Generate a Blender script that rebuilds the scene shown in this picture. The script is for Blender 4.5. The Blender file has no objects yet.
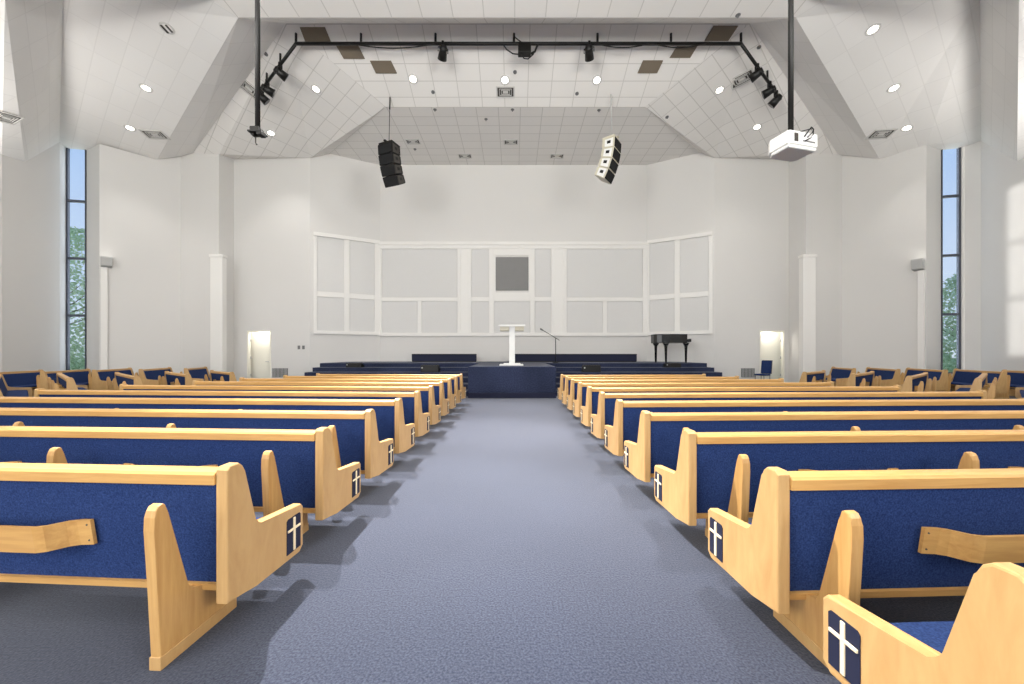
import bpy, bmesh, math, random
from mathutils import Vector, Matrix
random.seed(7)
D = bpy.data; SC = bpy.context.scene; COL = SC.collection
F = 370.0; CX = 514.0; CY = 353.0; EYE = 1.475
def W(px, py, Y): return Vector(((px-CX)*Y/F, Y, EYE+(CY-py)*Y/F))
def gx(px, Y): return (px-CX)*Y/F
def gz(py, Y): return EYE+(CY-py)*Y/F
R = math.radians
# ---------------------------------------------------------------- materials
def srgb(r, g, b):
    return tuple(((c/255)/12.92 if c/255 <= .04045 else ((c/255+.055)/1.055)**2.4) for c in (r, g, b)) + (1,)
def newmat(name):
    m = D.materials.new(name); m.use_nodes = True
    nt = m.node_tree; b = nt.nodes['Principled BSDF']
    return m, nt, b
def plain(name, col, rough=.5, metal=0, spec=.5, noise=0, nscale=8):
    m, nt, b = newmat(name)
    b.inputs['Roughness'].default_value = rough; b.inputs['Metallic'].default_value = metal
    b.inputs['Specular IOR Level'].default_value = spec
    c = srgb(*col)
    if noise:
        tc = nt.nodes.new('ShaderNodeTexCoord'); n = nt.nodes.new('ShaderNodeTexNoise'); n.inputs['Scale'].default_value = nscale
        n.inputs['Detail'].default_value = 4
        mx = nt.nodes.new('ShaderNodeMix'); mx.data_type = 'RGBA'
        mx.inputs['A'].default_value = tuple(v*(1-noise) for v in c[:3])+(1,)
        mx.inputs['B'].default_value = tuple(min(1, v*(1+noise)) for v in c[:3])+(1,)
        nt.links.new(tc.outputs['Object'], n.inputs['Vector']); nt.links.new(n.outputs['Fac'], mx.inputs['Factor'])
        nt.links.new(mx.outputs['Result'], b.inputs['Base Color'])
    else: b.inputs['Base Color'].default_value = c
    return m
def wood(name, ca, cb, scale, rough=.38):
    m, nt, b = newmat(name)
    tc = nt.nodes.new('ShaderNodeTexCoord'); mp = nt.nodes.new('ShaderNodeMapping'); mp.inputs['Scale'].default_value = scale
    n = nt.nodes.new('ShaderNodeTexNoise'); n.inputs['Scale'].default_value = 3; n.inputs['Detail'].default_value = 6; n.inputs['Roughness'].default_value = .65
    n.inputs['Distortion'].default_value = .6
    r = nt.nodes.new('ShaderNodeValToRGB'); r.color_ramp.elements[0].position = .3; r.color_ramp.elements[1].position = .7
    r.color_ramp.elements[0].color = srgb(*ca); r.color_ramp.elements[1].color = srgb(*cb)
    nt.links.new(tc.outputs['Object'], mp.inputs['Vector']); nt.links.new(mp.outputs['Vector'], n.inputs['Vector'])
    nt.links.new(n.outputs['Fac'], r.inputs['Fac']); nt.links.new(r.outputs['Color'], b.inputs['Base Color'])
    b.inputs['Roughness'].default_value = rough
    return m
def fabric(name, ca, cb, scale=220, sheen=.0, bump=.3, rough=.95, big=0, dist=.004):
    m, nt, b = newmat(name)
    tc = nt.nodes.new('ShaderNodeTexCoord')
    n = nt.nodes.new('ShaderNodeTexNoise'); n.inputs['Scale'].default_value = scale; n.inputs['Detail'].default_value = 3
    mx = nt.nodes.new('ShaderNodeMix'); mx.data_type = 'RGBA'
    mx.inputs['A'].default_value = srgb(*ca); mx.inputs['B'].default_value = srgb(*cb)
    nt.links.new(tc.outputs['Object'], n.inputs['Vector'])
    r = nt.nodes.new('ShaderNodeMapRange'); r.inputs['From Min'].default_value = .3; r.inputs['From Max'].default_value = .7
    nt.links.new(n.outputs['Fac'], r.inputs['Value']); nt.links.new(r.outputs['Result'], mx.inputs['Factor'])
    out = mx.outputs['Result']
    if big:
        n2 = nt.nodes.new('ShaderNodeTexNoise'); n2.inputs['Scale'].default_value = .8; n2.inputs['Detail'].default_value = 5
        nt.links.new(tc.outputs['Object'], n2.inputs['Vector'])
        mr = nt.nodes.new('ShaderNodeMapRange'); mr.inputs['From Min'].default_value = .3; mr.inputs['From Max'].default_value = .7
        mr.inputs['To Min'].default_value = 1-big; mr.inputs['To Max'].default_value = 1+big
        nt.links.new(n2.outputs['Fac'], mr.inputs['Value'])
        vm = nt.nodes.new('ShaderNodeVectorMath'); vm.operation = 'SCALE'
        nt.links.new(out, vm.inputs[0]); nt.links.new(mr.outputs['Result'], vm.inputs['Scale']); out = vm.outputs['Vector']
    nt.links.new(out, b.inputs['Base Color'])
    b.inputs['Roughness'].default_value = rough; b.inputs['Specular IOR Level'].default_value = .15
    if sheen:
        b.inputs['Sheen Weight'].default_value = sheen; b.inputs['Sheen Roughness'].default_value = .5
    bp = nt.nodes.new('ShaderNodeBump'); bp.inputs['Strength'].default_value = bump; bp.inputs['Distance'].default_value = dist
    nt.links.new(n.outputs['Fac'], bp.inputs['Height']); nt.links.new(bp.outputs['Normal'], b.inputs['Normal'])
    return m
def emit(name, col, s):
    m, nt, b = newmat(name)
    b.inputs['Base Color'].default_value = srgb(*col); b.inputs['Emission Color'].default_value = srgb(*col); b.inputs['Emission Strength'].default_value = s
    return m
def tile_mat(name, w, d, base, line, lw=.03):
    m, nt, b = newmat(name)
    uv = nt.nodes.new('ShaderNodeUVMap'); sp = nt.nodes.new('ShaderNodeSeparateXYZ'); nt.links.new(uv.outputs['UV'], sp.inputs[0])
    def grid(sock, s):
        dv = nt.nodes.new('ShaderNodeMath'); dv.operation = 'DIVIDE'; dv.inputs[1].default_value = s; nt.links.new(sock, dv.inputs[0])
        fr = nt.nodes.new('ShaderNodeMath'); fr.operation = 'FRACT'; nt.links.new(dv.outputs[0], fr.inputs[0])
        lt = nt.nodes.new('ShaderNodeMath'); lt.operation = 'LESS_THAN'; lt.inputs[1].default_value = lw/s; nt.links.new(fr.outputs[0], lt.inputs[0])
        fl = nt.nodes.new('ShaderNodeMath'); fl.operation = 'FLOOR'; nt.links.new(dv.outputs[0], fl.inputs[0])
        return lt.outputs[0], fl.outputs[0]
    a, fa = grid(sp.outputs['X'], w); c, fc = grid(sp.outputs['Y'], d)
    mxm = nt.nodes.new('ShaderNodeMath'); mxm.operation = 'MAXIMUM'; nt.links.new(a, mxm.inputs[0]); nt.links.new(c, mxm.inputs[1])
    cb = nt.nodes.new('ShaderNodeCombineXYZ'); nt.links.new(fa, cb.inputs[0]); nt.links.new(fc, cb.inputs[1])
    wn = nt.nodes.new('ShaderNodeTexWhiteNoise'); wn.noise_dimensions = '2D'; nt.links.new(cb.outputs[0], wn.inputs['Vector'])
    mr = nt.nodes.new('ShaderNodeMapRange'); mr.inputs['To Min'].default_value = .965; mr.inputs['To Max'].default_value = 1.0
    nt.links.new(wn.outputs['Value'], mr.inputs['Value'])
    vm = nt.nodes.new('ShaderNodeVectorMath'); vm.operation = 'SCALE'; vm.inputs[0].default_value = srgb(*base)[:3]
    nt.links.new(mr.outputs['Result'], vm.inputs['Scale'])
    mx = nt.nodes.new('ShaderNodeMix'); mx.data_type = 'RGBA'; mx.inputs['B'].default_value = srgb(*line)
    nt.links.new(mxm.outputs[0], mx.inputs['Factor']); nt.links.new(vm.outputs['Vector'], mx.inputs['A'])
    nt.links.new(mx.outputs['Result'], b.inputs['Base Color']); b.inputs['Roughness'].default_value = .9; b.inputs['Specular IOR Level'].default_value = .1
    return m
M = {}
M['wall'] = plain('painted_wall', (220, 218, 215), .85, spec=.2, noise=.012, nscale=.7)
M['panelfab'] = fabric('acoustic_fabric', (216, 215, 213), (221, 220, 218), 60, bump=.05)
M['trim'] = plain('white_trim', (236, 234, 230), .5, spec=.3)
M['oak_x'] = wood('oak_along', (184, 136, 76), (208, 163, 98), (.6, 9, 9))
M['oak_z'] = wood('oak_upright', (184, 138, 80), (204, 162, 102), (9, 9, .7))
M['oak_y'] = wood('oak_panel', (182, 142, 90), (199, 162, 109), (9, 3, .8))
M['cross'] = plain('pale_wood', (244, 226, 190), .45)
M['blue'] = fabric('blue_upholstery', (24, 39, 80), (45, 66, 112), 120, bump=.25)
M['navy'] = plain('navy_inlay', (17, 23, 52), .8, noise=.1, nscale=60)
M['carpet'] = fabric('grey_blue_carpet', (20, 28, 50), (60, 66, 82), 90, bump=.35, big=.08, dist=.008, sheen=.25)
M['stagecarpet'] = fabric('navy_carpet', (32, 38, 58), (54, 61, 86), 30, bump=.4, big=.25, sheen=.1)
M['tile'] = tile_mat('ceiling_tile', .9, .6, (233, 230, 226), (206, 203, 198))
M['tile_side'] = tile_mat('ceiling_tile_side', 1.2, .6, (234, 232, 229), (224, 222, 219), .025)
M['brown'] = plain('brown_panel', (118, 107, 92), .9, noise=.05, nscale=20)
M['black'] = plain('black_metal', (22, 21, 20), .45, .3)
M['blackfab'] = plain('black_grille', (16, 16, 18), .9, noise=.3, nscale=80)
M['piano'] = plain('black_lacquer', (14, 14, 15), .18)
M['cream'] = plain('cream_cabinet', (206, 200, 180), .5)
M['white'] = plain('white_plastic', (235, 235, 232), .4)
M['grey'] = plain('grey_metal', (120, 120, 120), .5, .3)
M['lightgrey'] = plain('light_grey_metal', (190, 190, 188), .55, .1)
M['vent'] = plain('vent_metal', (205, 203, 199), .5)
M['ventdark'] = plain('vent_recess', (74, 70, 66), .8)
M['screen'] = plain('grey_screen', (128, 127, 126), .6, noise=.05, nscale=3)
M['lamp'] = emit('lamp_lens', (255, 250, 240), 9)
M['lampoff'] = plain('lamp_off', (236, 234, 230), .4)
M['alu'] = plain('dark_window_frame', (92, 96, 106), .45, .5)
M['bark'] = plain('bark', (92, 78, 62), .9, noise=.2)
M['leaf'] = plain('leaf_green', (205, 222, 182), .7, noise=.35, nscale=1.2)
M['grass'] = plain('grass', (120, 150, 84), .9, noise=.2, nscale=2)
M['ivory'] = plain('cream_door', (244, 241, 228), .45)
m, nt, b = newmat('window_glass'); nt.nodes.remove(b)
tr = nt.nodes.new('ShaderNodeBsdfTransparent'); gl = nt.nodes.new('ShaderNodeBsdfGlossy'); gl.inputs['Roughness'].default_value = .02
tr.inputs['Color'].default_value = (.95, .97, 1, 1)
mi = nt.nodes.new('ShaderNodeMixShader'); mi.inputs[0].default_value = .05
nt.links.new(tr.outputs[0], mi.inputs[1]); nt.links.new(gl.outputs[0], mi.inputs[2]); nt.links.new(mi.outputs[0], nt.nodes['Material Output'].inputs[0])
M['glass'] = m
# ---------------------------------------------------------------- mesh helpers
class MB:
    def __init__(s): s.bm = bmesh.new()
    def box(s, x0, x1, y0, y1, z0, z1, bev=0, mat=0):
        vs = [s.bm.verts.new(p) for p in ((x0,y0,z0),(x1,y0,z0),(x1,y1,z0),(x0,y1,z0),(x0,y0,z1),(x1,y0,z1),(x1,y1,z1),(x0,y1,z1))]
        fs = [s.bm.faces.new([vs[i] for i in q]) for q in ((3,2,1,0),(4,5,6,7),(0,1,5,4),(1,2,6,5),(2,3,7,6),(3,0,4,7))]
        for f in fs: f.material_index = mat
        if bev:
            es = list({e for f in fs for e in f.edges})
            r = bmesh.ops.bevel(s.bm, geom=es, offset=bev, segments=2, affect='EDGES', profile=.5)
            for f in r['faces']: f.material_index = mat
        return s
    def prism(s, poly, axis, a, b, bev=0):
        """extrude a 2D polygon along axis 'x' (poly=(y,z)), 'y' (poly=(x,z)) or 'z' (poly=(x,y))"""
        def P(u, v, t): return {'x': (t,u,v), 'y': (u,t,v), 'z': (u,v,t)}[axis]
        A = [s.bm.verts.new(P(u,v,a)) for u,v in poly]; B = [s.bm.verts.new(P(u,v,b)) for u,v in poly]
        n = len(poly); fs = [s.bm.faces.new(A[::-1]), s.bm.faces.new(B)]
        for i in range(n): fs.append(s.bm.faces.new((A[i],A[(i+1)%n],B[(i+1)%n],B[i])))
        if bev:
            es = [e for e in list(fs[0].edges)+list(fs[1].edges)]
            bmesh.ops.bevel(s.bm, geom=es, offset=bev, segments=2, affect='EDGES', profile=.5)
        return s
    def tube(s, pts, r, seg=10, mat=0, r2=None):
        pts = [Vector(p) for p in pts]; rings = []
        for i, p in enumerate(pts):
            t = (pts[min(i+1,len(pts)-1)]-pts[max(i-1,0)]).normalized()
            u = t.cross(Vector((0,0,1)) if abs(t.z) < .95 else Vector((1,0,0))).normalized(); v = t.cross(u)
            rr = r if r2 is None else r+(r2-r)*i/(len(pts)-1)
            rings.append([s.bm.verts.new(p+u*rr*math.cos(2*math.pi*k/seg)+v*rr*math.sin(2*math.pi*k/seg)) for k in range(seg)])
        for a, b in zip(rings, rings[1:]):
            for k in range(seg):
                f = s.bm.faces.new((a[k],a[(k+1)%seg],b[(k+1)%seg],b[k])); f.smooth = True; f.material_index = mat
        for q in (s.bm.faces.new(rings[0][::-1]), s.bm.faces.new(rings[-1])): q.material_index = mat
        return s
    def poly(s, pts):
        s.bm.faces.new([s.bm.verts.new(p) for p in pts]); return s
    def xf(s, mtx):
        bmesh.ops.transform(s.bm, matrix=mtx, verts=s.bm.verts); return s
    def mesh(s, name, *mats):
        bmesh.ops.recalc_face_normals(s.bm, faces=s.bm.faces)
        me = D.meshes.new(name); s.bm.to_mesh(me); s.bm.free()
        for m in mats: me.materials.append(m)
        return me
    def build(s, name, mats, parent=None, **kw):
        if not isinstance(mats, (list, tuple)): mats = [mats]
        return link(name, s.mesh(name, *mats), parent, **kw)
def link(name, me, parent=None, loc=None, rotz=None):
    o = D.objects.new(name, me); COL.objects.link(o)
    if parent: o.parent = parent
    if loc is not None: o.location = loc
    if rotz is not None: o.rotation_euler.z = rotz
    return o
def tag(o, label, cat, group=None, kind=None):
    o['label'] = label; o['category'] = cat
    if group: o['group'] = group
    if kind: o['kind'] = kind
    return o
def thing(name, label, cat, loc=(0,0,0), rotz=0, group=None):
    o = D.objects.new(name, None); COL.objects.link(o); o.location = loc; o.rotation_euler.z = rotz; o.empty_display_size = .2
    return tag(o, label, cat, group)
def struct(o): o['kind'] = 'structure'; return o
def copy_tree(o, parent=None):
    c = o.copy(); COL.objects.link(c); c.parent = parent
    for ch in list(o.children): copy_tree(ch, c)
    return c
# ---------------------------------------------------------------- room shell
ZO, ZB = 18.0, 19.5
HN = gz(165, ZB)                       # flat ceiling over the stage
def side(pxs, sgn):
    g = {}
    g['P1'] = W(pxs['P1'], 158, ZO); g['P2'] = W(pxs['P2'], 159, ZO)
    x2 = g['P2'].x; y3 = x2*F/(pxs['P3']-CX); g['P3'] = Vector((x2, y3, gz(154.3, y3)))
    g['S1'] = W(pxs['S1'], 153, 17.7 if sgn < 0 else 17.65); g['P4'] = W(pxs['P4'], 156, 18.0); g['V'] = W(pxs['V'], 159.6, 17.39)
    g['P5'] = W(pxs['P5'], 143.8, 16.0); g['P6'] = W(pxs['P6'], 144.2, 16.4); g['P7'] = W(pxs['P7'], 143.2, 15.6)
    g['P8'] = W(pxs['P8'], 142, 15.3); g['P9'] = W(pxs['P9'], 162, 13.8)
    g['P10'] = Vector((g['P9'].x, W(pxs['P10'], 158, 12.95).y, 8.35))
    g['PW'] = Vector((g['P9'].x, 3.0, 11.1)); g['P11'] = Vector((g['P9'].x, -8, 9.0))
    g['C'] = Vector((gx(pxs['C'], 10.85), 10.85, 11.3)); g['A'] = W(pxs['A'], 23.5, 12.3)
    g['B'] = Vector((gx(pxs['B'], 14.9), 14.9, HN))
    wl = Vector((gx(pxs['N'], ZB), ZB, HN)); t = (pxs['E'] - CX)/F
    p = g['P1']; k = (wl.x-p.x)/(ZB-ZO); y = (p.x-k*ZO)/(t-k); g['E'] = Vector((t*y, y, HN)); g['N'] = wl
    g['G'] = Vector((gx(pxs['G'], 10.3), 10.3, 11.3)); g['G2'] = Vector((sgn*9.5, -8, 11.3))
    g['Rr'] = W(pxs['R'], -4, 10.2); g['Q'] = W(pxs['Q'], -2, 8.9)
    return g
L_ = side(dict(P1=310, P2=234, P3=219, S1=193, P4=181, V=157, P5=99.5, P6=86.5, P7=66.5, P8=59.5, P9=25, P10=0, C=238, A=286, B=386, N=380, E=330, G=213, R=63, Q=5), -1)
R_ = side(dict(P1=714.5, P2=789, P3=806, S1=838, P4=842, V=880, P5=926.3, P6=941, P7=960, P8=981, P9=1017, P10=1040, C=748, A=742, B=645, N=647, E=700, G=806, R=979.5, Q=1019), 1)
R_['S1'] = W(838, 154.3, 17.6); R_['C'] = Vector((gx(796, 10.85), 10.85, 11.3)); R_['A'] = W(750, 23.5, 12.3)
def ray_plane(px, py, a, b, c):
    n = (b-a).cross(c-a); d = Vector(((px-CX)/F, 1, (CY-py)/F)); o = Vector((0, 0, EYE)); return o+d*(n.dot(a-o)/n.dot(d))
for g, v, p4, p5, p8, p9, p6z, p7z in ((L_, (157,159.6), (181,156), (99.5,143.8), (59.5,142), 25, 15.85, 15.7), (R_, (879.5,159), (842,154.8), (926.3,144.6), (981,141), 1017, 15.35, 15.2)):
    g['V'] = ray_plane(*v, g['C'], g['A'], g['S1']); g['P4'] = ray_plane(*p4, g['C'], g['A'], g['S1'])
    g['P5'] = ray_plane(*p5, g['C'], g['Rr'], g['V']); g['P8'] = ray_plane(*p8, g['C'], g['Rr'], g['V'])
    p = (86.5, 66.5) if g is L_ else (941, 960)
    g['P6'] = ray_plane(p[0], 144.4, g['C'], g['Rr'], g['V']); g['P7'] = ray_plane(p[1], 143.2, g['C'], g['Rr'], g['V'])
    g['P6'] = Vector((gx(p[0], p6z), p6z, g['P6'].z)); g['P7'] = Vector((gx(p[1], p7z), p7z, g['P7'].z))
    sg = -1 if g is L_ else 1; a = g['P8']; t = (p9-CX)/F
    y9 = (sg*a.x-.367*a.y)/(abs(t)-.367); g['P9'] = W(p9, 162, y9)
    g['P10'] = Vector((g['P9'].x-sg*.367*.85, y9-.85, 8.4)); g['PW'].x = g['P11'].x = g['P10'].x
def on_line(px, py, a, b):
    t = (px-CX)/F; d = b-a; k = (t*a.y-a.x)/(d.x-t*d.y); y = a.y+d.y*k; return W(px, py, y)
L_['V'] = on_line(157, 159.6, L_['P4'], L_['P5']); R_['V'] = on_line(879.5, 159, R_['P4'], R_['P5'])
L_['S1'] = on_line(193, 153.2, L_['P3'], L_['P4']); R_['S1'] = on_line(838, 154.3, R_['P3'], R_['P4'])
FACETS = []
def facet(name, pts, udir, mat, off=(0, 0)):
    pts = [Vector(p) for p in pts]
    n = Vector((0, 0, 0))
    for i in range(1, len(pts)-1): n += (pts[i]-pts[0]).cross(pts[i+1]-pts[0])
    n.normalize(); u = Vector(udir); u = (u-n*u.dot(n)).normalized(); v = n.cross(u)
    bm = bmesh.new(); uvl = bm.loops.layers.uv.new('UVMap')
    f = bm.faces.new([bm.verts.new(p) for p in pts])
    bmesh.ops.triangulate(bm, faces=[f])
    for f in bm.faces:
        for l in f.loops:
            d = l.vert.co-pts[0]; l[uvl].uv = (d.dot(u)+off[0]+50.4, d.dot(v)+off[1]+60)
        FACETS.append([w.co.copy() for w in f.verts])
        if f.normal.z > 0: f.normal_flip()
    me = D.meshes.new(name); bm.to_mesh(me); bm.free(); me.materials.append(mat)
    return struct(link(name, me))
def hit(px, py):
    o = Vector((0, 0, EYE)); d = Vector(((px-CX)/F, 1, (CY-py)/F)); best = None
    for t in FACETS:
        e1, e2 = t[1]-t[0], t[2]-t[0]; h = d.cross(e2); a = e1.dot(h)
        if abs(a) < 1e-9: continue
        s = o-t[0]; u = s.dot(h)/a; q = s.cross(e1); v = d.dot(q)/a; k = e2.dot(q)/a
        if u < -1e-4 or v < -1e-4 or u+v > 1.0002 or k < .1: continue
        if best is None or k < best[0]:
            n = e1.cross(e2).normalized()
            if n.z > 0: n = -n
            best = (k, o+d*k, n)
    return best[1], best[2]
l, r = L_, R_
facet('ceiling_nave', [l['C'], r['C'], r['G'], r['G2'], l['G2'], l['G']], (1,0,0), M['tile'])
facet('ceiling_ridge', [l['C'], r['C'], r['A'], l['A']], (1,0,0), M['tile'])
facet('ceiling_slope', [l['A'], r['A'], r['B'], l['B']], (1,0,0), M['tile'])
facet('ceiling_stage', [l['B'], r['B'], r['E'], r['N'], l['N'], l['E']], (1,0,0), M['tile'])
for g, nm in ((l, 'left'), (r, 'right')):
    d = (g['B']-g['E'])
    facet('ceiling_front_'+nm, [g['A'], g['B'], g['E'], g['P1'], g['P2'], g['P3'], g['S1']], d, M['tile'])
    facet('ceiling_fold_'+nm, [g['C'], g['A'], g['S1'], g['P4'], g['V']], g['C']-g['V'], M['tile_side'])
    facet('ceiling_side_'+nm, [g['C'], g['V'], g['P5'], g['P6'], g['P7'], g['P8'], g['Rr'], g['G']], g['C']-g['V'], M['tile_side'])
    facet('ceiling_window_'+nm, [g['Rr'], g['P8'], g['P9'], g['Q']], (g['Rr']-g['P8']), M['tile_side'])
    facet('ceiling_outer_'+nm, [g['Q'], g['P9'], g['P10'], g['PW']], (0,1,0), M['tile_side'])
    facet('ceiling_rear_'+nm, [g['G'], g['Rr'], g['Q'], g['PW'], g['P11'], g['G2']], (0,1,0), M['tile_side'])
def wallq(name, a, b, mat=None, z0=0.0):
    a, b = Vector(a), Vector(b)
    m = MB(); m.poly([(a.x,a.y,z0),(b.x,b.y,z0),(b.x,b.y,b.z),(a.x,a.y,a.z)])
    return struct(m.build(name, mat or M['wall']))
def wall_path(name, pts):
    m = MB()
    for a, b in zip(pts, pts[1:]): m.poly([(a.x,a.y,0),(b.x,b.y,0),(b.x,b.y,b.z),(a.x,a.y,a.z)])
    return struct(m.build(name, M['wall']))
DOORS = {'left': (247.3, 271.2), 'right': (759.5, 784.2)}
DTOP = gz(330.6, ZO)
WIN_Z = [.63, 3.07, 5.5, 7.94, 10.0]
for g, nm in ((l, 'left'), (r, 'right')):
    # front wall with the doorway opening
    d0, d1 = (gx(p, ZO) for p in DOORS[nm]); xa, xb = sorted((g['P1'].x, g['P2'].x)); zt = lambda x: g['P1'].z+(g['P2'].z-g['P1'].z)*(x-g['P1'].x)/(g['P2'].x-g['P1'].x)
    m = MB()
    m.poly([(xa,ZO,0),(d0,ZO,0),(d0,ZO,zt(d0)),(xa,ZO,zt(xa))]); m.poly([(d1,ZO,0),(xb,ZO,0),(xb,ZO,zt(xb)),(d1,ZO,zt(d1))])
    m.poly([(d0,ZO,DTOP),(d1,ZO,DTOP),(d1,ZO,zt(d1)),(d0,ZO,zt(d0))])
    struct(m.build('wall_front_'+nm, M['wall']))
    wall_path('wall_return_'+nm, [g['P2'], g['P3']])
    wall_path('wall_alcove_'+nm, [g['P3'], g['S1'], g['P4']] if nm == 'left' else [g['P3'], g['S1'], g['P4']])
    wall_path('wall_diagonal_'+nm, [g['P4'], g['V'], g['P5']])
    wall_path('wall_reveal_'+nm, [g['P5'], g['P6']])
    # window strip: wall under and over, frame, mullions, panes
    a, b = g['P6'], g['P7']
    m = MB()
    m.poly([(a.x,a.y,0),(b.x,b.y,0),(b.x,b.y,WIN_Z[0]),(a.x,a.y,WIN_Z[0])])
    m.poly([(a.x,a.y,gz(145.8,16)),(b.x,b.y,gz(145.8,16)),(b.x,b.y,b.z),(a.x,a.y,a.z)])
    struct(m.build('wall_window_'+nm, M['wall']))
    wall_path('wall_jamb_'+nm, [g['P7'], g['P8']])
    wall_path('wall_%s_side' % nm, [g['P8'], g['P9'], g['P10']])
    zs = WIN_Z[:4]+[gz(145.8, 16)]
    root = D.objects.new('window_1' if nm == 'left' else 'window_2', None); COL.objects.link(root)
    wd = (b-a).xy.length; root.location = (a.x, a.y, 0); ang = math.atan2((b-a).y, (b-a).x); root.rotation_euler.z = ang
    root['kind'] = 'structure'; root['label'] = 'tall narrow %s window with dark mullions and trees beyond' % nm; root['category'] = 'window'
    m = MB(); t = .05
    m.box(0, .025, -.05, .05, zs[0], zs[-1]); m.box(wd-t*1.6, wd, -.05, .05, zs[0], zs[-1]); m.box(t, wd-t*1.6, -.05, .05, zs[0], zs[0]+t); m.box(t, wd-t*1.6, -.05, .05, zs[-1]-.09, zs[-1])
    m.build('window_frame', M['alu'], root)
    for z in zs[1:-1]: MB().box(t, wd-t*1.6, -.05, .05, z-.05, z+.05).build('mullion', M['alu'], root)
    for z0, z1 in zip(zs, zs[1:]): MB().box(t, wd-t*1.6, -.006, .006, z0+.05, z1-.05).build('pane', M['glass'], root)
    # white upright beside the window
    s = struct(MB().box(wd, wd+.12, -.1, .06, 0, zs[-1]).build('trim_window_'+nm, M['trim'])); s.location = root.location; s.rotation_euler.z = ang
    wall_path('wall_stage_'+nm, [g['P1'], Vector((g['E'].x, g['E'].y, HN)), g['N']])
wall_path('wall_stage_back', [l['N'], r['N']])
# left side wall out of view has a tall window that lets the low sun reach the right wall
x = l['P10'].x
def lw(ya, yb, z0, z1a, z1b): return [(x,ya,z0),(x,yb,z0),(x,yb,z1b),(x,ya,z1a)]
p10, pw, p11 = l['P10'], l['PW'], l['P11']
hw = .5
zt1 = p10.z+(pw.z-p10.z)*(p10.y-(pw.y+hw))/(p10.y-pw.y); zt2 = pw.z+(p11.z-pw.z)*hw/(pw.y-p11.y)
m = MB(); m.poly(lw(p10.y, pw.y+hw, 0, p10.z, zt1)); m.poly(lw(pw.y-hw, p11.y, 0, zt2, p11.z)); m.poly(lw(pw.y+hw, pw.y-hw, 0, 4.4, 4.4))
m.poly([(x,pw.y+hw,10.5),(x,pw.y-hw,10.5),(x,pw.y-hw,zt2),(x,pw.y,pw.z),(x,pw.y+hw,zt1)])
struct(m.build('wall_left_rear', M['wall']))
w3 = MB().box(x-.06, x+.06, pw.y-hw, pw.y+hw, 6.4, 6.5)
w3.box(x-.06, x+.06, pw.y-hw, pw.y+hw, 8.4, 8.5)
struct(w3.build('window_3', M['alu']))
wall_path('wall_right_rear', [r['P10'], r['PW'], r['P11']])
# floor and outside ground
m = MB()
outl = [l[k] for k in ('P11','P10','P9','P8','P7','P6','P5','P4','P3')]+[Vector((l['P2'].x, ZO+2.2, 0)), Vector((r['P2'].x, ZO+2.2, 0))]+[r[k] for k in ('P3','P4','P5','P6','P7','P8','P9','P10','P11')]
m.poly([(p.x, p.y, 0) for p in outl]); fl = struct(m.build('floor', M['carpet']))
gr = MB().box(-150, 150, -60, 180, -.6, -.25).build('ground_outside', M['grass']); struct(gr)
# rear wall, behind the camera, with openings added to go with the fill light
m = MB(); xl, xr = l['P11'].x, r['P11'].x
def rq(x0, x1, z0, z1): m.poly([(x0,-8,z0),(x1,-8,z0),(x1,-8,z1),(x0,-8,z1)])
rq(xl, xr, 9.0, 11.3); rq(xl, xr, 0, .6); rq(xl, -14, .6, 9); rq(14, xr, .6, 9); rq(-.4, .4, .6, 9)
struct(m.build('wall_rear', M['wall']))
# ---------------------------------------------------------------- stage panelling
def uvp(u, v): return 300+u/2.438, 220+v/2.438
def back(u, v):
    px, py = uvp(u, v); return gx(px, ZB), gz(py, ZB)
def panel_wall(root_name, rects_rail, rects_panel, mtx, mapf, label):
    m = MB()
    for (u0, v0, u1, v1, t) in rects_rail:
        (x0, z1), (x1, z0) = mapf(u0, v0), mapf(u1, v1); x0, x1 = min(x0,x1), max(x0,x1); z0, z1 = min(z0,z1), max(z0,z1)
        m.box(x0, x1, -t, 0, z0, z1, .012)
    o = struct(m.build(root_name, M['trim'])); o.matrix_world = mtx
    for (u0, v0, u1, v1) in rects_panel:
        (x0, z1), (x1, z0) = mapf(u0, v0), mapf(u1, v1); x0, x1 = min(x0,x1), max(x0,x1); z0, z1 = min(z0,z1), max(z0,z1)
        MB().box(x0, x1, -.022, -.002, z0, z1, .006).build('fabric_panel', M['panelfab'], o)
    return o
rails = [(190,54,848,62,.11),(190,62,848,71,.07),(190,275,848,283,.10),(190,71,200,275,.06),(384,71,392,275,.06),(392,71,411,275,.04),(411,71,418,275,.06),(461,71,473,275,.06),
         (561,71,572,275,.06),(612,71,620,275,.06),(620,71,643,275,.04),(643,71,650,275,.06),(835,71,848,275,.06),
         (200,189,384,198,.05),(418,188,461,198,.05),(572,188,612,198,.05),(650,189,835,198,.05),(473,177,561,198,.05),
         (287,198,297,275,.05),(738,198,748,275,.05),(473,71,561,87,.05),(473,87,477,177,.05),(557,87,561,177,.05)]
pans = [(201,72,383,188),(201,199,286,274),(298,199,383,274),(419,72,460,187),(419,199,460,274),(474,199,560,274),(573,72,611,187),(573,199,611,274),(651,72,834,188),(651,199,737,274),(749,199,834,274)]
panel_wall('trim_stage_back', rails, pans, Matrix.Translation((0, ZB, 0)), back, 'x')
sw = tag(MB().box(*sorted((back(477,0)[0], back(557,0)[0])), -.05, -.01, back(0,172)[1], back(0,91)[1], .006).build('wall_screen', [M['screen']]), 'square dark grey screen set in the white panelling above the pulpit', 'screen')
sw.location = (0, ZB, 0)
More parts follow.
